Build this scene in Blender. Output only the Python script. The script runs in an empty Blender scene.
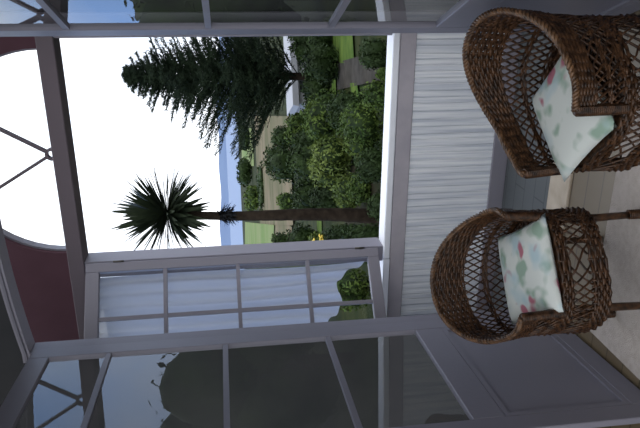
import bpy, bmesh, math, random
from mathutils import Vector, Matrix
random.seed(7)
C = bpy.context.scene.collection
R = math.radians
# ------------------------------------------------------------------ camera numbers
FPX, PITCH, ROLL, EYE = 648.0, R(8.03), R(2.75), 1.65
Fw = Vector((0, math.cos(PITCH), -math.sin(PITCH)))
U0 = Vector((0, math.sin(PITCH), math.cos(PITCH)))
Rt = Vector((1, 0, 0)) * math.cos(ROLL) - U0 * math.sin(ROLL)
Up = U0 * math.cos(ROLL) + Vector((1, 0, 0)) * math.sin(ROLL)
EYEP = Vector((0, 0, EYE))
def ray(u, v): return Fw + Rt * ((u - 214) / FPX) - Up * ((v - 320) / FPX)

# ------------------------------------------------------------------ materials
def mat(name, col, rough=.6, spec=.3, noise=None, bump=None, metallic=0):
    """noise=(scale, col2, detail)  bump=(scale, strength)"""
    m = bpy.data.materials.new(name); m.use_nodes = True
    nt = m.node_tree; b = nt.nodes['Principled BSDF']
    b.inputs['Base Color'].default_value = (*col, 1)
    b.inputs['Roughness'].default_value = rough
    b.inputs['Specular IOR Level'].default_value = spec
    b.inputs['Metallic'].default_value = metallic
    tc = nt.nodes.new('ShaderNodeTexCoord')
    if noise:
        n = nt.nodes.new('ShaderNodeTexNoise'); n.inputs['Scale'].default_value = noise[0]
        n.inputs['Detail'].default_value = noise[2] if len(noise) > 2 else 4
        r = nt.nodes.new('ShaderNodeValToRGB')
        r.color_ramp.elements[0].position = .35; r.color_ramp.elements[1].position = .65
        r.color_ramp.elements[0].color = (*col, 1); r.color_ramp.elements[1].color = (*noise[1], 1)
        nt.links.new(tc.outputs['Object'], n.inputs['Vector'])
        nt.links.new(n.outputs['Fac'], r.inputs['Fac'])
        nt.links.new(r.outputs['Color'], b.inputs['Base Color'])
    if bump:
        n = nt.nodes.new('ShaderNodeTexNoise'); n.inputs['Scale'].default_value = bump[0]
        bp = nt.nodes.new('ShaderNodeBump'); bp.inputs['Strength'].default_value = bump[1]
        bp.inputs['Distance'].default_value = .01
        nt.links.new(tc.outputs['Object'], n.inputs['Vector'])
        nt.links.new(n.outputs['Fac'], bp.inputs['Height'])
        nt.links.new(bp.outputs['Normal'], b.inputs['Normal'])
    return m

def glass_mat(name):
    m = bpy.data.materials.new(name); m.use_nodes = True
    nt = m.node_tree; nt.nodes.remove(nt.nodes['Principled BSDF'])
    out = nt.nodes['Material Output']
    tr = nt.nodes.new('ShaderNodeBsdfTransparent'); tr.inputs['Color'].default_value = (.93, .95, .95, 1)
    gl = nt.nodes.new('ShaderNodeBsdfGlossy'); gl.inputs['Roughness'].default_value = .01
    fr = nt.nodes.new('ShaderNodeFresnel')
    ge = nt.nodes.new('ShaderNodeNewGeometry')          # a single sheet stands for both faces of the pane
    io = nt.nodes.new('ShaderNodeMath'); io.operation = 'MULTIPLY_ADD'
    io.inputs[1].default_value = 1 / 1.52 - 1.52; io.inputs[2].default_value = 1.52
    nt.links.new(ge.outputs['Backfacing'], io.inputs[0]); nt.links.new(io.outputs[0], fr.inputs['IOR'])
    k2 = nt.nodes.new('ShaderNodeMath'); k2.operation = 'MULTIPLY'; k2.inputs[1].default_value = 1.25; k2.use_clamp = True
    nt.links.new(fr.outputs['Fac'], k2.inputs[0])
    mx = nt.nodes.new('ShaderNodeMixShader')
    nt.links.new(k2.outputs[0], mx.inputs['Fac'])
    nt.links.new(tr.outputs[0], mx.inputs[1]); nt.links.new(gl.outputs[0], mx.inputs[2])
    nt.links.new(mx.outputs[0], out.inputs['Surface'])
    return m

def curtain_mat():
    m = bpy.data.materials.new('white_net'); m.use_nodes = True
    nt = m.node_tree; nt.nodes.remove(nt.nodes['Principled BSDF'])
    out = nt.nodes['Material Output']
    d = nt.nodes.new('ShaderNodeBsdfDiffuse'); d.inputs['Color'].default_value = (.66, .68, .77, 1)
    t = nt.nodes.new('ShaderNodeBsdfTranslucent'); t.inputs['Color'].default_value = (.52, .55, .66, 1)
    mx = nt.nodes.new('ShaderNodeMixShader'); mx.inputs['Fac'].default_value = .5
    nt.links.new(d.outputs[0], mx.inputs[1]); nt.links.new(t.outputs[0], mx.inputs[2])
    nt.links.new(mx.outputs[0], out.inputs['Surface'])
    return m

def boards_floor(name, c1, c2, rough):
    m = bpy.data.materials.new(name); m.use_nodes = True
    nt = m.node_tree; b = nt.nodes['Principled BSDF']
    b.inputs['Roughness'].default_value = rough
    tc = nt.nodes.new('ShaderNodeTexCoord'); mp = nt.nodes.new('ShaderNodeMapping')
    mp.inputs['Rotation'].default_value = (0, 0, R(21))
    br = nt.nodes.new('ShaderNodeTexBrick'); br.inputs['Scale'].default_value = 1
    br.inputs['Brick Width'].default_value = 2.4; br.inputs['Row Height'].default_value = .12
    br.inputs['Mortar Size'].default_value = .004
    br.inputs['Color1'].default_value = (*c1, 1); br.inputs['Color2'].default_value = (*c2, 1)
    br.inputs['Mortar'].default_value = (c2[0] * .55, c2[1] * .55, c2[2] * .55, 1)
    nt.links.new(tc.outputs['Object'], mp.inputs['Vector']); nt.links.new(mp.outputs[0], br.inputs['Vector'])
    nt.links.new(br.outputs['Color'], b.inputs['Base Color'])
    return m

def floral_mat(name, seed):
    m = bpy.data.materials.new(name); m.use_nodes = True
    nt = m.node_tree; b = nt.nodes['Principled BSDF']; b.inputs['Roughness'].default_value = .9
    b.inputs['Specular IOR Level'].default_value = .1
    tc = nt.nodes.new('ShaderNodeTexCoord')
    def spots(scale, off, lo, hi):
        mp = nt.nodes.new('ShaderNodeMapping'); mp.inputs['Location'].default_value = (off + seed, off * 1.7, 0)
        nz = nt.nodes.new('ShaderNodeTexNoise'); nz.inputs['Scale'].default_value = scale; nz.inputs['Detail'].default_value = 1.5
        r = nt.nodes.new('ShaderNodeValToRGB'); r.color_ramp.elements[0].position = lo; r.color_ramp.elements[1].position = hi
        nt.links.new(tc.outputs['Object'], mp.inputs['Vector']); nt.links.new(mp.outputs[0], nz.inputs['Vector'])
        nt.links.new(nz.outputs['Fac'], r.inputs['Fac']); return r.outputs['Color']
    def mix(a, fac, col):
        x = nt.nodes.new('ShaderNodeMixRGB'); x.inputs['Color2'].default_value = (*col, 1)
        if isinstance(a, tuple): x.inputs['Color1'].default_value = (*a, 1)
        else: nt.links.new(a, x.inputs['Color1'])
        nt.links.new(fac, x.inputs['Fac']); return x.outputs['Color']
    c = mix((.52, .55, .53), spots(12, 3.1, .53, .66), (.24, .33, .27))
    c = mix(c, spots(9, 8.7, .52, .68), (.36, .46, .50))
    c = mix(c, spots(10, 14.3, .62, .68), (.34, .13, .17))
    nt.links.new(c, b.inputs['Base Color'])
    return m

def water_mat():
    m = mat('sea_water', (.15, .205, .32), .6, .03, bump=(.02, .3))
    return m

M = {}
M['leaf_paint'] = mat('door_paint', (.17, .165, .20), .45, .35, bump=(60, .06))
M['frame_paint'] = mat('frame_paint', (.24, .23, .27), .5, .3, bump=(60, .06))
M['sill_paint'] = mat('sill_paint', (.82, .84, .9), .45, .4)
M['rose'] = mat('rose_wall_paint', (.085, .040, .052), .8, .15, noise=(5, (.095, .046, .06)))
M['transom'] = mat('transom_paint', (.13, .105, .12), .6, .25)
M['board'] = mat('white_board_paint', (.60, .64, .72), .6, .25, noise=(9, (.92, .94, .97), 8), bump=(30, .1))
for nd in M['board'].node_tree.nodes:                   # weathering runs along the boards
    if nd.type == 'TEX_NOISE' and nd.inputs['Scale'].default_value == 9:
        mp = M['board'].node_tree.nodes.new('ShaderNodeMapping'); mp.inputs['Scale'].default_value = (5, 5, .16)
        tcn = [q for q in M['board'].node_tree.nodes if q.type == 'TEX_COORD'][0]
        M['board'].node_tree.links.new(tcn.outputs['Object'], mp.inputs['Vector'])
        M['board'].node_tree.links.new(mp.outputs[0], nd.inputs['Vector'])
M['apron'] = mat('apron_paint', (.40, .375, .42), .6, .25, noise=(9, (.46, .43, .47)))
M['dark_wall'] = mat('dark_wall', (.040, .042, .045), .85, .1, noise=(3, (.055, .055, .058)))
M['room_wall'] = mat('room_wall', (.30, .29, .30), .8, .1)
M['ceil'] = mat('ceiling_paint', (.25, .23, .22), .8, .1)
M['floor'] = boards_floor('wood_boards', (.15, .115, .07), (.12, .09, .055), .35)
M['vfloor'] = boards_floor('painted_boards', (.105, .115, .12), (.10, .11, .115), .4)
M['thresh'] = mat('threshold_wood', (.50, .43, .34), .5, .3, noise=(14, (.42, .35, .27)))
M['rug'] = mat('rug_wool', (.46, .42, .395), .95, .05, noise=(40, (.40, .36, .33)), bump=(200, .4))
M['wicker'] = mat('brown_wicker', (.011, .005, .0026), .4, .3, noise=(45, (.075, .035, .016), 5))
M['wicker_pale'] = mat('lit_rim_wicker', (.027, .013, .006), .42, .4, noise=(40, (.135, .07, .033), 4))  # paler wicker: light falling on the rim is put into its colour
M['glass'] = glass_mat('window_glass')
M['curtain'] = curtain_mat()
M['brass'] = mat('dark_metal', (.10, .09, .08), .4, .5, metallic=.8)
M['grass'] = mat('garden_ground', (.010, .018, .005), .95, .05, noise=(1.1, (.026, .030, .010), 8))
M['lawn'] = mat('lawn_grass', (.036, .068, .012), .95, .05, noise=(1.6, (.07, .105, .02), 8))
M['earth'] = mat('garden_earth', (.020, .016, .010), .95, .05, noise=(1.4, (.012, .015, .006), 7))
M['path'] = mat('path_gravel', (.045, .041, .037), .95, .05, noise=(3, (.026, .024, .02), 7))
M['tan'] = mat('dry_field', (.135, .110, .072), .95, .05, noise=(.09, (.07, .072, .036), 8))
M['green_field'] = mat('green_field', (.10, .15, .05), .95, .05, noise=(.03, (.14, .17, .075), 6))
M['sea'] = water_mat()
M['hill'] = mat('hazed_hill', (.135, .185, .29), 1, 0, noise=(.0006, (.12, .165, .27)))  # distance haze is put into the blue base colour
M['needle'] = mat('conifer_needles', (0.0060, 0.0120, 0.0070), .8, .1, noise=(1.5, (0.0130, 0.0225, 0.0110)))
M['bark'] = mat('tree_bark', (.012, .009, .007), .95, .05, noise=(7, (.026, .02, .015)), bump=(25, .5))
M['blade'] = mat('sword_leaf', (0.0108, 0.0168, 0.0096), .6, .2, noise=(4, (0.0210, 0.0300, 0.0150)))
M['dead'] = mat('dry_leaf_skirt', (.010, .011, .013), .9, .1)
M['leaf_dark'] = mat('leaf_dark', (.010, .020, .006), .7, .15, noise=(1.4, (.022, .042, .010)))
M['leaf_mid'] = mat('leaf_mid', (.020, .043, .008), .7, .15, noise=(2.2, (.072, .11, .022), 6))
M['leaf_light'] = mat('leaf_light', (.040, .068, .012), .7, .2, noise=(2.0, (.10, .135, .030), 6))
M['petal'] = mat('yellow_petal', (.65, .50, .10), .7, .2)
M['white_wall'] = mat('render_white', (.27, .28, .31), .7, .2)
M['roof'] = mat('roof_grey', (.22, .23, .26), .6, .2)
M['dark_opening'] = mat('dark_glass', (.02, .025, .03), .2, .5)

# ------------------------------------------------------------------ mesh helpers
def link(name, bm, m, parent=None, smooth=False, recalc=True):
    if recalc: bmesh.ops.recalc_face_normals(bm, faces=bm.faces)
    me = bpy.data.meshes.new(name); bm.to_mesh(me); bm.free()
    for mm in (m if isinstance(m, (list, tuple)) else [m]): me.materials.append(mm)
    if smooth:
        for p in me.polygons: p.use_smooth = True
    o = bpy.data.objects.new(name, me); C.objects.link(o)
    if parent: o.parent = parent
    return o
def struct(name, bm, m, parent=None, smooth=False):
    o = link(name, bm, m, parent, smooth)
    if parent is None: o['kind'] = 'structure'
    return o
def empty(name, label, cat, loc=(0, 0, 0), rz=0, group=None):
    o = bpy.data.objects.new(name, None); C.objects.link(o)
    o.empty_display_size = .1
    o.location = loc; o.rotation_euler = (0, 0, rz)
    o['label'] = label; o['category'] = cat
    if group: o['group'] = group
    return o
def tag(o, label, cat, group=None):
    o['label'] = label; o['category'] = cat
    if group: o['group'] = group
    return o

class Frame:
    """vertical plane frame: s to the right along the plane, n outward, z up"""
    def __init__(self, ox, oy, az):
        self.o = Vector((ox, oy, 0)); self.t = Vector((math.sin(az), math.cos(az), 0))
        self.n = Vector((-self.t.y, self.t.x, 0))
    def p(self, s, n, z): return self.o + self.t * s + self.n * n + Vector((0, 0, z))
def prism(bm, fr, poly, n0, n1):
    a = [bm.verts.new(fr.p(s, n0, z)) for s, z in poly]
    b = [bm.verts.new(fr.p(s, n1, z)) for s, z in poly]
    bm.faces.new(a); bm.faces.new(b[::-1])
    k = len(poly)
    for i in range(k): bm.faces.new((a[i], b[i], b[(i + 1) % k], a[(i + 1) % k]))
def box(bm, fr, s0, s1, n0, n1, z0, z1):
    prism(bm, fr, [(s0, z0), (s1, z0), (s1, z1), (s0, z1)], n0, n1)
def bevel(bm, w=.004):
    bmesh.ops.bevel(bm, geom=[e for e in bm.edges], offset=w, segments=1, affect='EDGES', clamp_overlap=True)
def tube(bm, pts, rad, sides=5, cap=True, mi=0):
    pts = [Vector(p) for p in pts]; k = len(pts); rings = []
    nrm = None
    for i, p in enumerate(pts):
        d = (pts[min(i + 1, k - 1)] - pts[max(i - 1, 0)])
        if d.length < 1e-9: d = Vector((0, 0, 1))
        d.normalize()
        if nrm is None:
            nrm = d.orthogonal().normalized()
        else:
            nrm = nrm - d * nrm.dot(d)
            nrm = nrm.normalized() if nrm.length > 1e-6 else d.orthogonal().normalized()
        bn = d.cross(nrm); r = rad[i] if isinstance(rad, (list, tuple)) else rad
        rings.append([bm.verts.new(p + (nrm * math.cos(2 * math.pi * j / sides) + bn * math.sin(2 * math.pi * j / sides)) * r) for j in range(sides)])
    for a, b in zip(rings, rings[1:]):
        for j in range(sides):
            f = bm.faces.new((a[j], a[(j + 1) % sides], b[(j + 1) % sides], b[j])); f.material_index = mi
    if cap:
        bm.faces.new(rings[0][::-1]); bm.faces.new(rings[-1])

AZ = R(90 + 21.35)                       # plan direction of the house walls
D = Frame(0, 3.00, AZ)                   # room face of the doorway wall
W = Frame(0, 3.90, AZ)                   # inner face of the verandah window wall
VF = -.06                                # verandah floor level

# ------------------------------------------------------------------ window wall
OL, OR_, OB, OT = -.23, 1.05, .70, 2.504       # big opening
L2, R2 = -1.55, -.335                          # curtained opening beside it
TB, TT = 2.504, 2.592                          # transom
AC, AR = .416, .585                            # fanlight arch
SL, SR, ZT = -2.3, 2.6, 3.5
TH = .11
bm = bmesh.new()
arc = [(AC - AR * math.cos(a), TT + AR * math.sin(a)) for a in [math.pi * i / 28 for i in range(29)]]
prism(bm, W, [(SL, TT), (AC - AR, TT)] + arc[1:-1] + [(AC + AR, TT), (SR, TT), (SR, ZT), (SL, ZT)], 0, TH)
struct('wall_upper', bm, M['rose'])
bm = bmesh.new()
box(bm, W, OR_ + .045, SR, 0, TH, .66, TB)
box(bm, W, SL, L2 - .04, 0, TH, .66, TB)
struct('wall_window_side', bm, M['rose'])
bm = bmesh.new(); box(bm, W, SL, SR, -.025, TH + .02, TB, TT); bevel(bm)
struct('trim_1', bm, M['transom'])
# lower wall: boarding with grooves
bm = bmesh.new(); box(bm, W, SL, SR, 0, TH, VF, .66)
struct('wall_lower', bm, M['board'])
bm = bmesh.new(); x = SL; k = 0
while x < SR - .03:
    w = random.uniform(.03, .05)
    prof = [(x + .001, 0), (x + .005, -.006), (x + w - .005, -.006), (x + w - .001, 0)]
    vs = []
    for z in (VF + .1, .56):
        vs.append([bm.verts.new(W.p(s, nn - .0005, z)) for s, nn in prof])
    for j in range(3): bm.faces.new((vs[0][j], vs[0][j + 1], vs[1][j + 1], vs[1][j]))
    bm.faces.new((vs[1][0], vs[1][1], vs[1][2], vs[1][3]))
    x += w
struct('trim_2', bm, M['board'])
bm = bmesh.new(); box(bm, W, SL, SR, -.016, .0, VF, VF + .1); bevel(bm)
struct('baseboard_window_side', bm, M['frame_paint'])
bm = bmesh.new(); box(bm, W, SL, SR, -.018, .0, .56, .655); bevel(bm)
struct('trim_3', bm, M['apron'])
bm = bmesh.new(); box(bm, W, OL - .08, SR, -.035, TH, .66, .70); bevel(bm, .005)
box(bm, W, L2, OL - .085, -.035, TH, .66, .70)
struct('trim_4', bm, M['sill_paint'])
# frames of the openings
bm = bmesh.new()
box(bm, W, OR_, OR_ + .045, -.012, TH + .02, OB, OT)
box(bm, W, R2, OL, -.012, TH + .02, OB, OT)
box(bm, W, L2 - .04, L2, -.012, TH + .02, OB, OT)
bevel(bm, .004)
struct('window_1', bm, M['frame_paint'])
# fanlight
bm = bmesh.new()
n = 28
for i in range(n):
    a0, a1 = math.pi * i / n, math.pi * (i + 1) / n
    prism(bm, W, [(AC - rr * math.cos(a), TT + rr * math.sin(a)) for rr, a in ((AR, a0), (AR - .012, a0), (AR - .012, a1), (AR, a1))], .03, .08)
f2 = struct('window_2', bm, M['frame_paint'])
bm = bmesh.new()
HB = .032
for ang in (60, 120):
    a = R(ang); ca, sa = math.cos(a), math.sin(a)
    w = .008
    prism(bm, W, [(AC + HB * ca - w * sa, TT + .02 + HB * sa + w * ca), (AC + HB * ca + w * sa, TT + .02 + HB * sa - w * ca),
                  (AC + AR * ca * .99 + w * sa, TT + AR * sa * .99 - w * ca), (AC + AR * ca * .99 - w * sa, TT + AR * sa * .99 + w * ca)], .04, .07)
for i in range(16):
    a0, a1 = 2 * math.pi * i / 16, 2 * math.pi * (i + 1) / 16
    prism(bm, W, [(AC + rr * math.cos(a), TT + .02 + rr * math.sin(a)) for rr, a in ((.036, a0), (.02, a0), (.02, a1), (.036, a1))], .04, .07)
struct('muntin', bm, M['transom'], f2)
bm = bmesh.new()
vs = [bm.verts.new(W.p(AC - AR * math.cos(math.pi * i / n), .055, TT + AR * math.sin(math.pi * i / n))) for i in range(n + 1)]
bm.faces.new(vs); struct('glass_pane', bm, M['glass'], f2)

# ------------------------------------------------------------------ open sash
def leaf(root, fr, s0, s1, z0, z1, th, stile, top, rows, cols, mw, paint, pane_z0, bottom):
    """glazed frame in frame fr: stiles, rails, glazing bars, glass as parts"""
    for nm, (a, b) in (('stile', (s0, s0 + stile)), ('stile', (s1 - stile, s1))):
        bm = bmesh.new(); box(bm, fr, a, b, -th / 2, th / 2, z0, z1); bevel(bm, .003); link(nm, bm, paint, root)
    bm = bmesh.new(); box(bm, fr, s0 + stile, s1 - stile, -th / 2, th / 2, z1 - top, z1); bevel(bm, .003); link('top_rail', bm, paint, root)
    bm = bmesh.new(); box(bm, fr, s0 + stile, s1 - stile, -th / 2, th / 2, bottom, pane_z0); bevel(bm, .003); link('bottom_rail' if bottom == z0 else 'lock_rail', bm, paint, root)
    for z in rows:
        bm = bmesh.new(); box(bm, fr, s0 + stile, s1 - stile, -th / 2 + .003, th / 2 - .003, z - mw / 2, z + mw / 2); link('glazing_bar', bm, paint, root)
    for s in cols:
        bm = bmesh.new(); box(bm, fr, s - mw / 2, s + mw / 2, -th / 2 + .008, th / 2 - .008, pane_z0, z1 - top); link('glazing_bar', bm, paint, root)
    bm = bmesh.new()
    vs = [bm.verts.new(fr.p(s, 0, z)) for s, z in ((s0 + stile, pane_z0), (s1 - stile, pane_z0), (s1 - stile, z1 - top), (s0 + stile, z1 - top))]
    bm.faces.new(vs); link('glass_pane', bm, M['glass'], root)

hp = W.p(OL - .0, -.045, 0)
root = empty('window_sash', 'white eight-pane casement sash standing open beside the garden opening, net curtain behind it', 'window', hp)
sf = Frame(0, 0, R(71.3))      # local: hinge at the origin, the sash runs to -s
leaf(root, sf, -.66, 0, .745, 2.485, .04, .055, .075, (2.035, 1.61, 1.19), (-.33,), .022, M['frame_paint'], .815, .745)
for z in (.86, 2.3):
    bm = bmesh.new(); tube(bm, [sf.p(.004, -.02, z - .03), sf.p(.004, -.02, z + .03)], .006, 8); link('hinge', bm, M['brass'], root, True)

# ------------------------------------------------------------------ net curtain behind the sash
bm = bmesh.new()
cols = 120; rows = 14; grid = []
for i in range(cols + 1):
    f = i / cols; s = -1.50 + f * 1.19
    d = .016 * math.sin(f * 95) + .008 * math.sin(f * 41 + 1)
    hem = 1.03 - .16 * max(0, (f - .72) / .28) ** 1.2 + .05 * math.sin(f * 23) - .12 * max(0, (.5 - f))
    grid.append([bm.verts.new(W.p(s + .012 * math.sin(j * .5 + f * 9) * (1 - j / rows), -.065 + d * (1.25 - .6 * j / rows), hem + (2.485 - hem) * j / rows)) for j in range(rows + 1)])
for i in range(cols):
    for j in range(rows): bm.faces.new((grid[i][j], grid[i + 1][j], grid[i + 1][j + 1], grid[i][j + 1]))
root = empty('net_curtain', 'white net curtain hanging in soft folds behind the open sash', 'curtain', W.p(-.9, -.065, 1.0))
o = link('curtain_cloth', bm, M['curtain'], None, True); o.parent = root; o.matrix_parent_inverse = Matrix.Translation(-root.location)
bm = bmesh.new(); tube(bm, [W.p(-1.53, -.065, 2.49), W.p(-.34, -.065, 2.49)], .008, 8)
o = link('curtain_rod', bm, M['brass'], None, True); o.parent = root; o.matrix_parent_inverse = Matrix.Translation(-root.location)

# ------------------------------------------------------------------ doorway wall, head, threshold
DL, DR = -.638, .856
def head_z(s): return 2.612 + .055 * (1 - ((s - .109) / .75) ** 2)
hs = [DL + (DR - DL) * i / 20 for i in range(21)]
bm = bmesh.new()
prism(bm, D, [(SL, VF), (DL - .05, VF), (DL - .05, head_z(DL) + .035)] + [(s, head_z(s) + .035) for s in hs] + [(DR + .05, head_z(DR) + .035), (DR + .05, VF), (SR, VF), (SR, 3.5), (SL, 3.5)], .02, .09)
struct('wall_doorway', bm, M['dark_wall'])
bm = bmesh.new()
box(bm, D, DL - .05, DL, .0, .10, VF, head_z(DL))
box(bm, D, DR, DR + .05, .0, .10, VF, head_z(DR))
bevel(bm, .004)
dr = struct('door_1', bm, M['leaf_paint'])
bm = bmesh.new()
top = [(DL - .05, head_z(DL) + .035)] + [(s, head_z(s) + .035) for s in hs] + [(DR + .05, head_z(DR) + .035)]
bot = [(DL - .05, head_z(DL))] + [(s, head_z(s)) for s in hs] + [(DR + .05, head_z(DR))]
prism(bm, D, bot + top[::-1], .0, .10)
struct('head', bm, M['frame_paint'], dr)
bm = bmesh.new()
prism(bm, D, [(s, z + .010) for s, z in bot] + [(s, z + .020) for s, z in bot[::-1]], -.016, .0)
struct('head_moulding', bm, M['leaf_paint'], dr)
bm = bmesh.new(); box(bm, D, DL, DR, -.03, .16, VF, .012); bevel(bm, .004)
struct('trim_5', bm, M['thresh'])

# ------------------------------------------------------------------ door leaves
def door_leaf(root, fr, sign):
    s0, s1 = (0, .95)
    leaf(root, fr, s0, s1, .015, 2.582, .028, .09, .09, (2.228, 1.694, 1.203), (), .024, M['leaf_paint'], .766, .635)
    bm = bmesh.new(); box(bm, fr, s0 + .09, s1 - .09, -.014, .014, .015, .11); bevel(bm, .003); link('bottom_rail', bm, M['leaf_paint'], root)
    bm = bmesh.new(); box(bm, fr, s0 + .09, s1 - .09, -.004, .004, .11, .635)
    pn = link('panel', bm, M['leaf_paint'], root)
    bm = bmesh.new()
    a, b, c, d, w = s0 + .09, s1 - .09, .11, .635, .024
    for n0, n1 in ((-.0137, -.003), (.003, .0137)):
        box(bm, fr, a, b, n0, n1, c, c + w); box(bm, fr, a, b, n0, n1, d - w, d)
        box(bm, fr, a, a + w, n0, n1, c + w, d - w); box(bm, fr, b - w, b, n0, n1, c + w, d - w)
    link('panel_moulding', bm, M['leaf_paint'], pn)
    for z in (.35, 1.3, 2.2):
        bm = bmesh.new(); tube(bm, [fr.p(-.008, .0, z - .05), fr.p(-.008, .0, z + .05)], .008, 8); link('hinge', bm, M['brass'], root, True)
hl = D.p(-.612, -.03, 0)
root = empty('door_leaf', 'white glazed door leaf folded back on the left, beside the forward-facing wicker chair', 'door', hl)
door_leaf(root, Frame(0, 0, R(180 + 16.2)), 1)
hr = D.p(.831, -.03, 0)
root = empty('door_leaf', 'white glazed door leaf folded back on the right, behind the side-on wicker chair', 'door', hr)
door_leaf(root, Frame(0, 0, R(180 + 1.6)), -1)

# ------------------------------------------------------------------ room and verandah shell
BK = -4.6; CB = -2.0          # the room is open towards the light behind the viewer
bm = bmesh.new(); box(bm, D, SL, SR, BK, -.03, -.10, 0); struct('floor', bm, M['floor'])
bm = bmesh.new(); box(bm, D, SL, SR, .0, .95, -.16, VF); struct('floor_verandah', bm, M['vfloor'])
bm = bmesh.new(); box(bm, D, SL - .1, SR + .1, CB, .09, 3.2, 3.3); struct('ceiling', bm, M['ceil'])
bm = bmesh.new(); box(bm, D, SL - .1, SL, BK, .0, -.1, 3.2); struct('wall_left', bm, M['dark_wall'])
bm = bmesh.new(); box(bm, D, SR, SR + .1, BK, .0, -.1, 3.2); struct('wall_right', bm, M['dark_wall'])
bm = bmesh.new()                                       # unseen verandah roof, glazed to add light on the window wall: bars and panes
for i in range(9):
    s = SL + .05 + (SR - SL - .1) * i / 8; box(bm, D, s - .02, s + .02, .09, 1.0, 3.3, 3.36)
rf = struct('ceiling_verandah', bm, M['frame_paint'])
bm = bmesh.new()
bm.faces.new([bm.verts.new(D.p(s, n_, 3.35)) for s, n_ in ((SL, .09), (SR, .09), (SR, 1.0), (SL, 1.0))])
struct('glass_pane', bm, M['glass'], rf)
rug_bm = bmesh.new(); box(rug_bm, D, -.50, .66, -2.0, -.37, .0005, .010); bevel(rug_bm, .003)
tag(link('rug', rug_bm, M['rug']), 'pale cream rug on the floor under both wicker chairs', 'rug')

# ------------------------------------------------------------------ wicker chairs
SEAT, LOW = .43, .24
def chair_H(phi):                       # rim height round the tub; phi = 0 at the back
    c = .5 + .5 * math.cos(min(abs(phi) / R(112), 1) * math.pi)
    return .605 + .17 * c ** .9
PH = R(136)
def plan(phi, z):
    k = (z - SEAT) / .42
    flare = 1 + (.13 * max(k, 0) ** 1.2 if k > 0 else .02 * -k)
    a, b = .245 * flare, .245 * flare
    e_ = .9 if math.cos(phi) > 0 else .68
    sx = math.copysign(abs(math.sin(phi)) ** e_, math.sin(phi)); cy = math.copysign(abs(math.cos(phi)) ** e_, math.cos(phi))
    return Vector((a * sx, b * cy, z))
def nrm(phi): return Vector((math.sin(phi), math.cos(phi), 0))
def back_pt(phi, f, off=0):
    z = SEAT + f * (chair_H(phi) - SEAT)
    return plan(phi, z) + nrm(phi) * off
def weave_band(bm, ptf, p0, p1, stakes, rows, rad, amp, closed=False):
    """rows of strand passing in front of and behind the stakes; ptf(phi, k, off)"""
    for k in range(rows):
        pts = []
        m = stakes * 2
        for i in range(m + 1):
            phi = p0 + (p1 - p0) * i / m
            off = amp * math.sin(math.pi * i / 2 + math.pi / 2 + math.pi * k) if True else 0
            off = amp * (1 if ((i // 1 + 2 * k) % 4) < 2 else -1) * (.9 if i % 2 == 0 else .35)
            pts.append(ptf(phi, k, off))
        tube(bm, pts, rad, 4, False)
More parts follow.
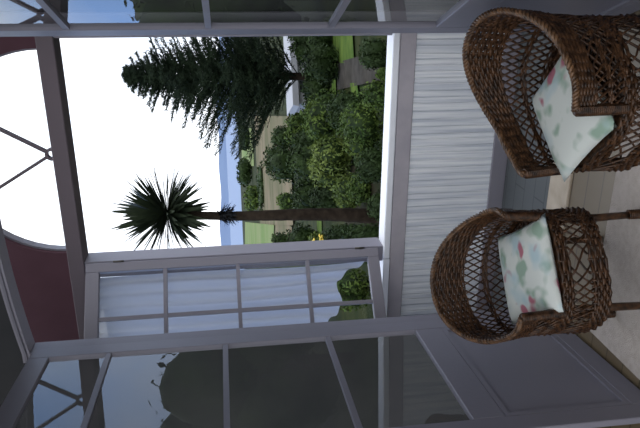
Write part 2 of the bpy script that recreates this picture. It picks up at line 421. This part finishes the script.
def make_chair(label):
    root = empty('wicker_armchair', label, 'chair')
    # dense woven band under the rim, and waist band
    bm = bmesh.new()
    ROWS = 12
    weave_band(bm, lambda p, k, o: back_pt(p, .62 + .38 * (k + .5) / ROWS, o), -PH, PH, 46, ROWS, .0068, .006)
    for i in range(47):
        p = -PH + 2 * PH * i / 46
        tube(bm, [back_pt(p, .60, 0), back_pt(p, .83, 0), back_pt(p, 1.0, 0)], .005, 4)
    link('upper_weave', bm, M['wicker'], root, True)
    bm = bmesh.new()
    weave_band(bm, lambda p, k, o: back_pt(p, .29 + .025 * k, o), -PH, PH, 46, 3, .0052, .004)
    weave_band(bm, lambda p, k, o: back_pt(p, .60 + .025 * k, o), -PH, PH, 46, 2, .0052, .004)
    weave_band(bm, lambda p, k, o: back_pt(p, .0 + .03 * k, o), -PH, PH, 46, 3, .0055, .004)
    link('waist_weave', bm, M['wicker'], root, True)
    # open lattice of crossing strands
    bm = bmesh.new()
    for lo, hi in ((.06, .30), (.33, .61)):
        N = 40
        for dr_ in (1, -1):
            for i in range(-2, N + 3):
                pts = []
                for j in range(5):
                    f = lo + (hi - lo) * j / 4
                    p = -PH + 2 * PH * (i + dr_ * (j / 4 - .5) * 1.6) / N
                    if abs(p) > PH: continue
                    pts.append(back_pt(p, f, .003 * dr_))
                if len(pts) > 1: tube(bm, pts, .0042, 4)
    link('back_lattice', bm, M['wicker'], root, True)
    # end posts of the arms and braided rim
    for sg in (-1, 1):
        bm = bmesh.new()
        tube(bm, [back_pt(sg * PH, f / 6, 0) for f in range(7)], .014, 8)
        for k in range(26):
            c = back_pt(sg * PH, (k + .5) / 26, 0)
            tube(bm, [c + Vector((.0165 * math.cos(a), .0165 * math.sin(a), .004 * math.sin(a))) for a in [2 * math.pi * q / 8 for q in range(9)]], .0042, 4, False)
        link('arm_post', bm, M['wicker'], root, True)
    bm = bmesh.new()
    for st in range(3):
        pts = []
        for i in range(181):
            p = -PH + 2 * PH * i / 180; a = i * 1.0 + st * 2.094
            pts.append(back_pt(p, 1.0, .002 + .007 * math.cos(a)) + Vector((0, 0, .003 + .007 * math.sin(a))))
        tube(bm, pts, .0065, 5)
    link('braided_rim', bm, M['wicker_pale'], root, True)
    # seat
    bm = bmesh.new()
    K = 48
    rings = []
    for r_, z in ((.0, SEAT - .004), (.5, SEAT - .002), (.9, SEAT), (.97, SEAT), (.97, SEAT - .03), (.5, SEAT - .03)):
        if r_ == 0: rings.append([bm.verts.new((0, 0, z))]); continue
        rings.append([bm.verts.new(Vector((plan(2 * math.pi * i / K, SEAT).x * r_, plan(2 * math.pi * i / K, SEAT).y * r_, z))) for i in range(K)])
    for i in range(K): bm.faces.new((rings[0][0], rings[1][i], rings[1][(i + 1) % K]))
    for a, b in zip(rings[1:], rings[2:]):
        for i in range(K): bm.faces.new((a[i], b[i], b[(i + 1) % K], a[(i + 1) % K]))
    for q in range(-9, 10):
        y = q * .023; h = math.sqrt(max(.225 ** 2 - y * y, 0))
        tube(bm, [Vector((-h + 2 * h * i / 24, y, SEAT + .003 + .004 * (1 if (i + q) % 2 else -1))) for i in range(25)], .006, 4, False)
    link('seat', bm, M['wicker'], root, True)
    # skirt
    bm = bmesh.new()
    full = lambda z0, dz: (lambda p, k, o: plan(p, z0 + dz * k) + nrm(p) * o)
    weave_band(bm, full(SEAT - .03, .0115), -math.pi, math.pi, 64, 4, .0068, .006)
    weave_band(bm, full(LOW + .01, .0115), -math.pi, math.pi, 64, 6, .0068, .006)
    for i in range(64):
        p = -math.pi + 2 * math.pi * i / 64
        for z0, z1 in ((LOW + .005, LOW + .08), (SEAT - .035, SEAT + .005)):
            tube(bm, [plan(p, z0), plan(p, z1)], .005, 4)
    link('skirt_weave', bm, M['wicker'], root, True)
    bm = bmesh.new(); N = 44
    for dr_ in (1, -1):
        for i in range(N):
            pts = []
            for j in range(5):
                z = LOW + .075 + (SEAT - .035 - LOW - .075) * j / 4
                p = -math.pi + 2 * math.pi * (i + dr_ * (j / 4 - .5) * 1.6) / N
                pts.append(plan(p, z) + nrm(p) * .003 * dr_)
            tube(bm, pts, .0042, 4)
    link('skirt_lattice', bm, M['wicker'], root, True)
    for p in (R(45), R(135), R(-45), R(-135)):
        bm = bmesh.new()
        c = plan(p, SEAT) * .93
        tube(bm, [Vector((c.x, c.y, SEAT - .03)), Vector((c.x, c.y, .2)), Vector((c.x * 1.03, c.y * 1.03, 0))], [.016, .016, .014], 8)
        for k in range(9):
            tube(bm, [Vector((c.x * 1.025 + .017 * math.cos(a), c.y * 1.025 + .017 * math.sin(a), .006 + k * .008)) for a in [2 * math.pi * q / 8 for q in range(9)]], .0042, 4, False)
        link('leg', bm, M['wicker'], root, True)
    return root
chair = make_chair('brown wicker tub armchair beside the left door leaf, facing forward')
def copy_tree(o, parent=None):
    c = o.copy(); C.objects.link(c)
    if parent: c.parent = parent
    for ch in list(o.children): copy_tree(ch, c)
    return c
chair2 = copy_tree(chair)
chair2['label'] = 'brown wicker tub armchair beside the right door leaf, turned side-on'
for o in (chair, chair2): o['group'] = 'wicker armchairs'
chair.location = (-.285, 2.50, .0115); chair.rotation_euler = (0, 0, R(16)); chair.scale = (.98, .98, .98)
chair2.location = (.372, 2.08, .0115); chair2.rotation_euler = (0, 0, R(-65)); chair2.scale = (.98, .98, .98)

def cushion(name_label, m, chair_o, dx, dy, dz, tilt, roll, size, thick):
    bm = bmesh.new(); N = 18; top = {}; bot = {}
    for i in range(N + 1):
        for j in range(N + 1):
            a, b = -1 + 2 * i / N, -1 + 2 * j / N
            pin = 1 - .10 * (abs(a * b)) * 0
            e = max(0, (1 - a ** 4) * (1 - b ** 4)) ** .55
            x = a * (1 - .06 * (1 - b * b) * abs(a) ** 3 * 1.0); y = b * (1 - .06 * (1 - a * a) * abs(b) ** 3)
            wr = .03 * math.sin(5 * a + 3 * b) * e
            p = Vector((x * size / 2, y * size / 2, 0))
            top[i, j] = bm.verts.new(p + Vector((0, 0, thick / 2 * e * (1 + wr))))
            if i in (0, N) or j in (0, N): bot[i, j] = top[i, j]
            else: bot[i, j] = bm.verts.new(p - Vector((0, 0, thick / 2 * e)))
    for i in range(N):
        for j in range(N):
            bm.faces.new((top[i, j], top[i + 1, j], top[i + 1, j + 1], top[i, j + 1]))
            bm.faces.new((bot[i, j], bot[i, j + 1], bot[i + 1, j + 1], bot[i + 1, j]))
    o = link('cushion', bm, m, None, True)
    rz = chair_o.rotation_euler.z
    o.matrix_world = Matrix.Translation(chair_o.location) @ Matrix.Rotation(rz, 4, 'Z') @ Matrix.Scale(.98, 4) @ Matrix.Translation((dx, dy, dz)) @ Matrix.Rotation(tilt, 4, 'X') @ Matrix.Rotation(roll, 4, 'Z')
    o['label'] = name_label; o['category'] = 'cushion'; o['group'] = 'floral cushions'
    return o
cushion('white floral cushion with blue-green flowers on the forward-facing wicker chair', floral_mat('floral_green', 0), chair, 0, -.055, .477, R(6), 0, .385, .075)
cushion('white floral cushion with a pink flower on the side-on wicker chair', floral_mat('floral_pink', 5.3), chair2, -.02, -.06, .477, R(5), 0, .37, .085)

# ------------------------------------------------------------------ the land outside
PROF = [(4.2, -1.2), (12, -1.3), (20, -1.9), (40, -3.2), (80, -5.0), (200, -8.5), (600, -15), (1000, -20), (1250, -23)]
def gz(y):
    if y <= PROF[0][0]: return PROF[0][1]
    for (a, za), (b, zb) in zip(PROF, PROF[1:]):
        if y <= b: return za + (zb - za) * (y - a) / (b - a)
    return PROF[-1][1]
def ground(u, v, lift=0.0):
    d = ray(u, v); k = 3.0
    while k < 1300 and EYE + d.z * k > gz(d.y * k) + lift: k *= 1.004
    return EYEP + d * k
def at(u, v, y): d = ray(u, v); return EYEP + d * (y / d.y)
bm = bmesh.new()
ys = [3.2, 4.2, 6, 8, 10, 12, 16, 20, 30, 40, 60, 80, 140, 200, 400, 600, 800, 1000, 1250]
rows_ = [[bm.verts.new((fx * (y + 10), y, gz(y) if y > 4 else -1.2)) for fx in (-1.6, -1.0, -.6, -.3, 0, .3, .6, 1.0, 1.6)] for y in ys]
for a, b in zip(rows_, rows_[1:]):
    for i in range(8): bm.faces.new((a[i], a[i + 1], b[i + 1], b[i]))
struct('ground', bm, M['grass'])
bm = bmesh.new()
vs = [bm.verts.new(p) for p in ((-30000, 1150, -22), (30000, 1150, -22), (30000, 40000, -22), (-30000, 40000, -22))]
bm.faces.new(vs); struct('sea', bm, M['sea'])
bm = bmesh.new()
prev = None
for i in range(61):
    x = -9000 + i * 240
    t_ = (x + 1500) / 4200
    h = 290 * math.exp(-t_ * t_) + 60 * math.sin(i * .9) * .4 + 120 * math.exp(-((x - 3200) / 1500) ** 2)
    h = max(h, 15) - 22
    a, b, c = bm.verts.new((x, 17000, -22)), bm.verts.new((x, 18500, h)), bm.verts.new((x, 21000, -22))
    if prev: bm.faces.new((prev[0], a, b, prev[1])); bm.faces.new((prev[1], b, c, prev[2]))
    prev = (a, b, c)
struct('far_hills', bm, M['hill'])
def patch(name, m, poly, lift=.06, nsub=6):
    bm = bmesh.new()
    (a, b, c, d) = poly; g = []
    for i in range(nsub + 1):
        g.append([])
        for j in range(nsub + 1):
            f, h = i / nsub, j / nsub
            u = (a[0] * (1 - f) + b[0] * f) * (1 - h) + (d[0] * (1 - f) + c[0] * f) * h
            v = (a[1] * (1 - f) + b[1] * f) * (1 - h) + (d[1] * (1 - f) + c[1] * f) * h
            g[i].append(bm.verts.new(ground(u, v, lift)))
    for i in range(nsub):
        for j in range(nsub): bm.faces.new((g[i][j], g[i + 1][j], g[i + 1][j + 1], g[i][j + 1]))
    return struct(name, bm, m)
patch('green_field', M['green_field'], [(176, 245), (206, 245), (203, 274), (174, 273)], .3)
patch('tan_field', M['tan'], [(203, 260), (312, 254), (312, 290), (203, 293)], .2)
patch('tan_field_strip', M['tan'], [(172, 274), (203, 274), (203, 292), (172, 290)], .15)
patch('green_field_strip', M['green_field'], [(262, 242), (300, 241), (300, 252), (262, 254)], .3)
patch('lawn', M['lawn'], [(364, 329), (400, 328), (402, 352), (366, 354)], .05)
patch('lawn_strip', M['lawn'], [(190, 317), (262, 316), (262, 320.5), (190, 322)], .05)
patch('lawn_edge', M['lawn'], [(320, 332), (400, 331), (400, 335), (320, 336)], .06)
patch('lawn_bank', M['lawn'], [(252, 362), (345, 350), (345, 357), (252, 370)], .05)
patch('garden_path', M['path'], [(338, 337), (366, 338), (376, 374), (350, 390)], .05)
patch('garden_bed', M['earth'], [(188, 345), (262, 345), (262, 392), (180, 392)], .05)

# ---- plants
def leaves(bm, c, r, n, size, shell=.55, mi=0, flat=False):
    """leaf quads over an ellipsoid volume"""
    for _ in range(n):
        while True:
            q = Vector((random.uniform(-1, 1), random.uniform(-1, 1), random.uniform(-1, 1)))
            if shell < q.length < 1: break
        p = Vector(c) + Vector((q.x * r[0], q.y * r[1], q.z * r[2]))
        a = (q + Vector((random.gauss(0, .6), random.gauss(0, .6), random.gauss(0, .6)))).normalized()
        t1 = a.orthogonal().normalized(); t1 = Matrix.Rotation(random.uniform(0, 6.28), 3, a) @ t1; t2 = a.cross(t1)
        L = size * random.uniform(.6, 1.3); w = L * .42
        f = bm.faces.new([bm.verts.new(x) for x in (p - t1 * L / 2, p + t2 * w / 2, p + t1 * L / 2, p - t2 * w / 2)])
        f.material_index = mi
def blob(bm, c, r, mi=0):
    res = bmesh.ops.create_icosphere(bm, subdivisions=2, radius=1)
    for v in res['verts']:
        k = 1 + .12 * math.sin(v.co.x * 7 + c[0] * 3) * math.cos(v.co.z * 6 + c[1])
        v.co = Vector((c[0] + v.co.x * r[0] * k, c[1] + v.co.y * r[1] * k, c[2] + v.co.z * r[2] * k))
def bush(label, u, vbase, vtop, wpx, m, cat='shrub', name='garden_shrub', n=900, leafpx=5, group=None, y=None, lumps=7):
    g = ground(u, vbase) if y is None else Vector((at(u, vbase, y).x, y, gz(y)))
    px = g.y / FPX; top = at(u, vtop, g.y).z; h = top - g.z; w = wpx * px / 2
    root = empty(name, label, cat, g, 0, group)
    bm = bmesh.new(); bc = bmesh.new()
    for i in range(lumps):
        a = 2 * math.pi * i / lumps + random.random()
        k = random.uniform(.3, .62) if lumps > 1 else 0
        c = (math.cos(a) * w * k, math.sin(a) * w * k, h * (.45 + random.uniform(-.08, .16)))
        q_ = random.uniform(.42, .66); r = (w * q_, w * q_, min(h * .48, h * random.uniform(.34, .5)))
        if c[2] + r[2] > h: c = (c[0], c[1], h - r[2])
        leaves(bm, c, (r[0] * 1.08, r[1] * 1.08, r[2] * 1.05), int(n * 2.4) // lumps, leafpx * px * .9, .62)
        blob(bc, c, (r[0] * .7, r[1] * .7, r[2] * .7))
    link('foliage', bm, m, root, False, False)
    link('inner_foliage', bc, M['leaf_dark'], root, True)  # shade inside the bush put into the core's dark leaf colour
    bm = bmesh.new(); tube(bm, [Vector((0, 0, -.05)), Vector((0, 0, h * .4))], max(.03, w * .06), 6); link('stem', bm, M['bark'], root)
    return root

# tall conifer on the right
def conifer():
    y = 24.0; g = at(372, 345, y); base = Vector((at(350, 330, y).x, y, gz(y)))
    tip = at(353, 126, y); H = tip.z - base.z
    root = empty('conifer_tree', 'tall dark conifer with feathery drooping branches rising to the right of the palm', 'tree', base)
    bm = bmesh.new(); lean = tip.x - base.x
    def ax(f): return Vector((lean * f + .05 * math.sin(f * 6), 0, H * f))
    tube(bm, [ax(i / 12) for i in range(13)], [.16 * (1 - i / 13) + .012 for i in range(13)], 7); link('trunk', bm, M['bark'], root, True)
    bm = bmesh.new()
    def needles(p0, p1, n, ln):
        d = (p1 - p0); dn = d.normalized()
        for i in range(n):
            p = p0 + d * (i / n); a = dn.orthogonal().normalized()
            a = Matrix.Rotation(random.uniform(0, 6.28), 3, dn) @ a
            q = p + (a * .75 + dn * .55).normalized() * ln * random.uniform(.7, 1.2)
            w = dn.cross(a) * .014
            bm.faces.new([bm.verts.new(x) for x in (p - w, p + w, q)])
    nb = 250
    for i in range(nb):
        f = .13 + .87 * (i / nb) ** .9
        L = (1 - f) ** .80 * 3.7 * random.uniform(.45, 1.1) + .16
        az = i * 2.4 + random.uniform(-.3, .3)
        p0 = ax(f); dirh = Vector((math.cos(az), math.sin(az), 0))
        pts = [p0 + dirh * L * t_ + Vector((0, 0, L * (.78 * t_ - .30 * t_ * t_))) for t_ in (0, .25, .5, .75, 1)]
        tube(bm, pts, [.025, .02, .016, .012, .006], 4)
        side = Vector((-dirh.y, dirh.x, 0))
        for k in range(1, 5): needles(pts[k - 1], pts[k], 14, .16)
        for k in range(3, 16):
            t_ = k / 16; p = p0 + dirh * L * t_ + Vector((0, 0, L * (.78 * t_ - .30 * t_ * t_)))
            for sg in (-1, 1):
                l2 = L * .30 * (1.1 - t_ * .7) * random.uniform(.6, 1.2)
                q = p + (side * sg * .8 + dirh * .6).normalized() * l2 + Vector((0, 0, l2 * random.uniform(.1, .75)))
                tube(bm, [p, q], .008, 3, False)
                needles(p, q, max(4, int(l2 * 30)), .15)
    link('foliage', bm, M['needle'], root, False, False)
conifer()

# cordyline-like palm
def palm():
    y = 13.0; base = Vector((at(211, 377, y).x, y, gz(y))); hd = at(214, 168, y)
    H = hd.z - base.z; lean = hd.x - base.x
    root = empty('palm_tree', 'slender palm with a round crown of spiky sword leaves in mid-garden', 'tree', base)
    bm = bmesh.new(); N = 30
    pts = [Vector((lean * i / N + .03 * math.sin(i * .2), 0, H * i / N - .1)) for i in range(N + 1)]
    tube(bm, pts, [(.155 - .075 * min(1, i / N * 1.2)) * (1 + .05 * (i % 2)) for i in range(N + 1)], 10); link('trunk', bm, M['bark'], root, True)
    c = Vector((lean, 0, H))
    bm = bmesh.new()
    for i in range(340):
        el = math.asin(random.uniform(-.75, 1)); az = random.uniform(0, 6.283)
        d = Vector((math.cos(el) * math.cos(az), math.cos(el) * math.sin(az), math.sin(el)))
        L = random.uniform(.85, 1.3) * (1.0 if el > -.2 else .88); side = d.cross(Vector((0, 0, 1))).normalized() * .042
        droop = Vector((0, 0, -1)) * (.10 * math.cos(el))
        P = [c + d * L * t_ + droop * L * t_ ** 2 * 1.2 for t_ in (.04, .4, .75, 1)]
        w = [.7, 1.1, .8, .05]
        vs = [(bm.verts.new(p - side * k), bm.verts.new(p + side * k)) for p, k in zip(P, w)]
        for a, b in zip(vs, vs[1:]): bm.faces.new((a[0], a[1], b[1], b[0]))
    link('crown', bm, M['blade'], root, False, False)
    bm = bmesh.new()
    k = at(211, 226, y); kz = k.z - base.z
    for i in range(150):
        az = random.uniform(0, 6.283); z0 = kz + random.uniform(-.1, .14)
        d = Vector((math.cos(az), math.sin(az), 0)); r0 = .07
        p = Vector((lean * z0 / H, 0, z0)) + d * r0; q = p + d * random.uniform(.10, .2) + Vector((0, 0, random.uniform(-.16, .06)))
        s = Vector((-d.y, d.x, 0)) * .03
        bm.faces.new([bm.verts.new(x) for x in (p - s, p + s, q + s * .4, q - s * .4)])
    link('dry_leaf_tuft', bm, M['dead'], root, False, False)
palm()

B = bush
GT = 'far trees between the fields'
B('dark tree clump standing between the tan fields left of the conifer', 268, 300, 262, 44, M['leaf_dark'], 'tree', 'field_tree', 700, 5, GT)
B('low dark tree line at the edge of the sea, left of the conifer', 256, 252, 236, 30, M['leaf_dark'], 'tree', 'shore_tree', 400, 4, GT)
B('low dark trees at the shore nearest the conifer', 292, 250, 238, 30, M['leaf_dark'], 'tree', 'shore_tree', 400, 4, GT)
B('small green tree at the shore just right of the palm trunk', 230, 262, 243, 26, M['leaf_mid'], 'tree', 'shore_tree', 400, 4, GT)
B('dark hedge tree beside the bright field left of the palm', 186, 292, 270, 26, M['leaf_dark'], 'tree', 'field_tree', 400, 4, GT)
B('dark bush behind the palm trunk on its left', 188, 318, 284, 40, M['leaf_dark'], n=800)
B('dark bush behind the palm trunk on its right', 232, 322, 288, 48, M['leaf_dark'], n=900)
B('large round dark shrub below the tan field', 278, 335, 286, 62, M['leaf_dark'], n=1300)
B('bright green bushy shrub right of centre in the garden', 268, 352, 305, 58, M['leaf_light'], n=1500, leafpx=5)
B('green shrub tucked between the bright bush and the conifer foot', 312, 346, 300, 52, M['leaf_mid'], n=1200)
B('dark shrub at the conifer foot', 338, 330, 300, 40, M['leaf_dark'], n=1000)
B('dark bush under the conifer by the right window frame', 388, 326, 286, 46, M['leaf_dark'], n=900)
B('pale green low plant right of the palm base', 240, 372, 345, 30, M['leaf_mid'], n=500)
B('leafy green shrub just outside the middle of the sill', 300, 384, 338, 54, M['leaf_mid'], n=1200)
B('dark shrub just outside the sill right of the palm', 262, 392, 352, 34, M['leaf_dark'], n=1000)
B('shrub with bare stems near the right end of the sill', 374, 392, 358, 34, M['leaf_dark'], n=500)
B('low green shrub near the sill beside the gravel path', 332, 394, 362, 30, M['leaf_mid'], n=500)
B('dark leafy shrub outside the sill left of the palm', 186, 392, 334, 40, M['leaf_dark'], n=900)
GM = 'shrubs massed in the garden'
B('dark shrub filling the gap between the tan field and the palm trunk', 233, 350, 308, 30, M['leaf_dark'], n=900, group=GM)
B('green shrub beside the palm trunk, halfway down the garden', 236, 366, 332, 40, M['leaf_light'], n=800, group=GM)
B('dark shrub between the gravel path and the bright bushes', 318, 366, 326, 40, M['leaf_dark'], n=900, group=GM)
B('dark green shrub on the far edge of the small lawn', 382, 334, 305, 44, M['leaf_dark'], n=900, group=GM)
B('mid green shrub between the conifer foot and the tan field', 300, 316, 284, 40, M['leaf_mid'], n=900, group=GM)
B('low dark shrub just left of the palm, near the sill', 192, 368, 322, 30, M['leaf_dark'], n=700, group=GM)
B('low dark shrub at the foot of the palm', 222, 396, 366, 30, M['leaf_dark'], n=600, group=GM)
B('green shrub on the gravel path near the right end of the sill', 354, 398, 376, 12, M['leaf_mid'], n=500, group=GM)
B('dark shrub at the trunk of the conifer', 366, 340, 301, 40, M['leaf_dark'], n=900, group=GM)
B('low dark hedge across the tan field right of the palm', 240, 264, 257, 46, M['leaf_dark'], 'hedge', 'field_hedge', 500, 3, GT)
B('dark tree clump on the tan field, nearest the conifer', 292, 294, 270, 22, M['leaf_dark'], 'tree', 'field_tree', 500, 4, GT)
B('small green tree on the tan field, just right of the palm trunk', 226, 298, 276, 22, M['leaf_mid'], 'tree', 'field_tree', 400, 4, GT)
# hidden behind the sash: greenery in the curtained opening
B('green shrub seen below the net curtain hem', 140, 372, 330, 46, M['leaf_mid'], n=1200)
B('dark green shrub behind the curtain at the far left', 80, 375, 325, 46, M['leaf_dark'], n=1200)
# flowering plant
r_ = B('small flowering plant with yellow blooms left of the palm', 186, 330, 306, 22, M['leaf_light'], n=350)
for i in range(9):
    bm = bmesh.new(); p = Vector((random.uniform(-.4, .4), random.uniform(-.6, -.45), random.uniform(.3, .8)))
    bmesh.ops.create_icosphere(bm, subdivisions=1, radius=.07)
    for v in bm.verts: v.co = Vector((v.co.x, v.co.y, v.co.z * .6)) + p
    link('bloom', bm, M['petal'], r_)

# dark trees to either side of the view, mirrored in the door leaves
for (x_, y_, h_, w_, lb) in ((9, 12.5, 5.2, 3.4, 'broad dark tree at the right side of the garden, nearest the house'), (15, 16, 6.5, 4.5, 'broad dark tree at the right side of the garden, behind the nearest one'),
                             (14, 24, 6.5, 5, 'tall dark tree at the right side of the garden, farthest back'),
                             (-5.6, 25, 8.4, 5, 'tall dark tree at the left side of the garden, beyond the curtained window')):
    root = empty('garden_tree', lb, 'tree', (x_, y_, gz(y_)))
    bm = bmesh.new(); bc = bmesh.new()
    for i in range(8):
        a = i * 2.4; c = (math.cos(a) * w_ * .3, math.sin(a) * w_ * .3, h_ * (.3 + .055 * i)); r = (w_ * .33, w_ * .33, h_ * .28)
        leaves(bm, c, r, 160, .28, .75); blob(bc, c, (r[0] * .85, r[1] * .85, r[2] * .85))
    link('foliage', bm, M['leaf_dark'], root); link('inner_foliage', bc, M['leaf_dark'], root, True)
    bm = bmesh.new(); tube(bm, [(0, 0, -.1), (0, 0, h_ * .4)], .16, 7); link('trunk', bm, M['bark'], root)

# white glasshouse behind the conifer
y = 34.0
fr = Frame(0, 0, R(90))
p = at(366, 303, y); g0 = Vector((p.x, y, gz(y)))
root = empty('garden_building', 'long low white building half hidden behind the conifer', 'building', g0)
zt = at(366, 296.5, y).z - g0.z
bm = bmesh.new(); box(bm, fr, -2.2, 4, 0, 3, 0, zt); link('wall', bm, M['white_wall'], root)
bm = bmesh.new(); prism(bm, Frame(0, 0, R(90)), [(-2.4, zt), (4.2, zt), (4.1, zt + .32), (-2.3, zt + .32)], -.3, 3.3); link('roof', bm, M['roof'], root)
for s in (-1.6, -.2, 1.2, 2.6):
    bm = bmesh.new(); box(bm, fr, s, s + .7, -.04, .02, zt * .35, zt * .8); link('window', bm, M['dark_opening'], root)

# ------------------------------------------------------------------ sky
w = bpy.data.worlds.new('World'); bpy.context.scene.world = w; w.use_nodes = True
nt = w.node_tree; bg = nt.nodes['Background']
tc = nt.nodes.new('ShaderNodeTexCoord')
nz = nt.nodes.new('ShaderNodeTexNoise'); nz.inputs['Scale'].default_value = 2.2; nz.inputs['Detail'].default_value = 6
nt.links.new(tc.outputs['Generated'], nz.inputs['Vector'])
sp = nt.nodes.new('ShaderNodeSeparateXYZ'); nt.links.new(tc.outputs['Generated'], sp.inputs[0])
ma = nt.nodes.new('ShaderNodeMath'); ma.operation = 'MULTIPLY_ADD'; ma.inputs[1].default_value = -1
lx = nt.nodes.new('ShaderNodeMath'); lx.operation = 'MULTIPLY'; lx.inputs[1].default_value = -1.5
rx = nt.nodes.new('ShaderNodeMath'); rx.operation = 'MULTIPLY'; rx.inputs[1].default_value = .55
mxx = nt.nodes.new('ShaderNodeMath'); mxx.operation = 'MAXIMUM'       # clear sky to both sides of the cloud bank
nt.links.new(sp.outputs['X'], lx.inputs[0]); nt.links.new(sp.outputs['X'], rx.inputs[0])
nt.links.new(lx.outputs[0], mxx.inputs[0]); nt.links.new(rx.outputs[0], mxx.inputs[1])
fy = nt.nodes.new('ShaderNodeMath'); fy.operation = 'MULTIPLY'; fy.inputs[1].default_value = 1.15; fy.use_clamp = True
fm = nt.nodes.new('ShaderNodeMath'); fm.operation = 'MULTIPLY'
nt.links.new(sp.outputs['Y'], fy.inputs[0]); nt.links.new(fy.outputs[0], fm.inputs[0]); nt.links.new(mxx.outputs[0], fm.inputs[1])
nt.links.new(fm.outputs[0], ma.inputs[0]); nt.links.new(nz.outputs['Fac'], ma.inputs[2])
rp = nt.nodes.new('ShaderNodeValToRGB')
rp.color_ramp.elements[0].position = .05; rp.color_ramp.elements[0].color = (.30, .52, 1.0, 1)
rp.color_ramp.elements[1].position = .42; rp.color_ramp.elements[1].color = (.95, .97, 1.0, 1)
e = rp.color_ramp.elements.new(.30); e.color = (.80, .88, 1.0, 1)
nt.links.new(ma.outputs[0], rp.inputs['Fac']); nt.links.new(rp.outputs['Color'], bg.inputs['Color'])
bg.inputs['Strength'].default_value = 1.15

# ------------------------------------------------------------------ camera
cam = bpy.data.cameras.new('Camera'); co = bpy.data.objects.new('Camera', cam); C.objects.link(co)
cam.sensor_fit = 'HORIZONTAL'; cam.sensor_width = 36; cam.lens = FPX / 640 * 36
cam.clip_start = .05; cam.clip_end = 60000
X, Y, Z = -Up, Rt, -Fw
co.matrix_world = Matrix(((X.x, Y.x, Z.x, 0), (X.y, Y.y, Z.y, 0), (X.z, Y.z, Z.z, EYE), (0, 0, 0, 1)))
sc = bpy.context.scene; sc.camera = co
sc.view_settings.view_transform = 'Standard'; sc.view_settings.look = 'None'
sc.view_settings.gamma = 1; sc.view_settings.use_curve_mapping = False
sc.view_settings.exposure = 1.0
sc.cycles.max_bounces = 10; sc.cycles.transparent_max_bounces = 16
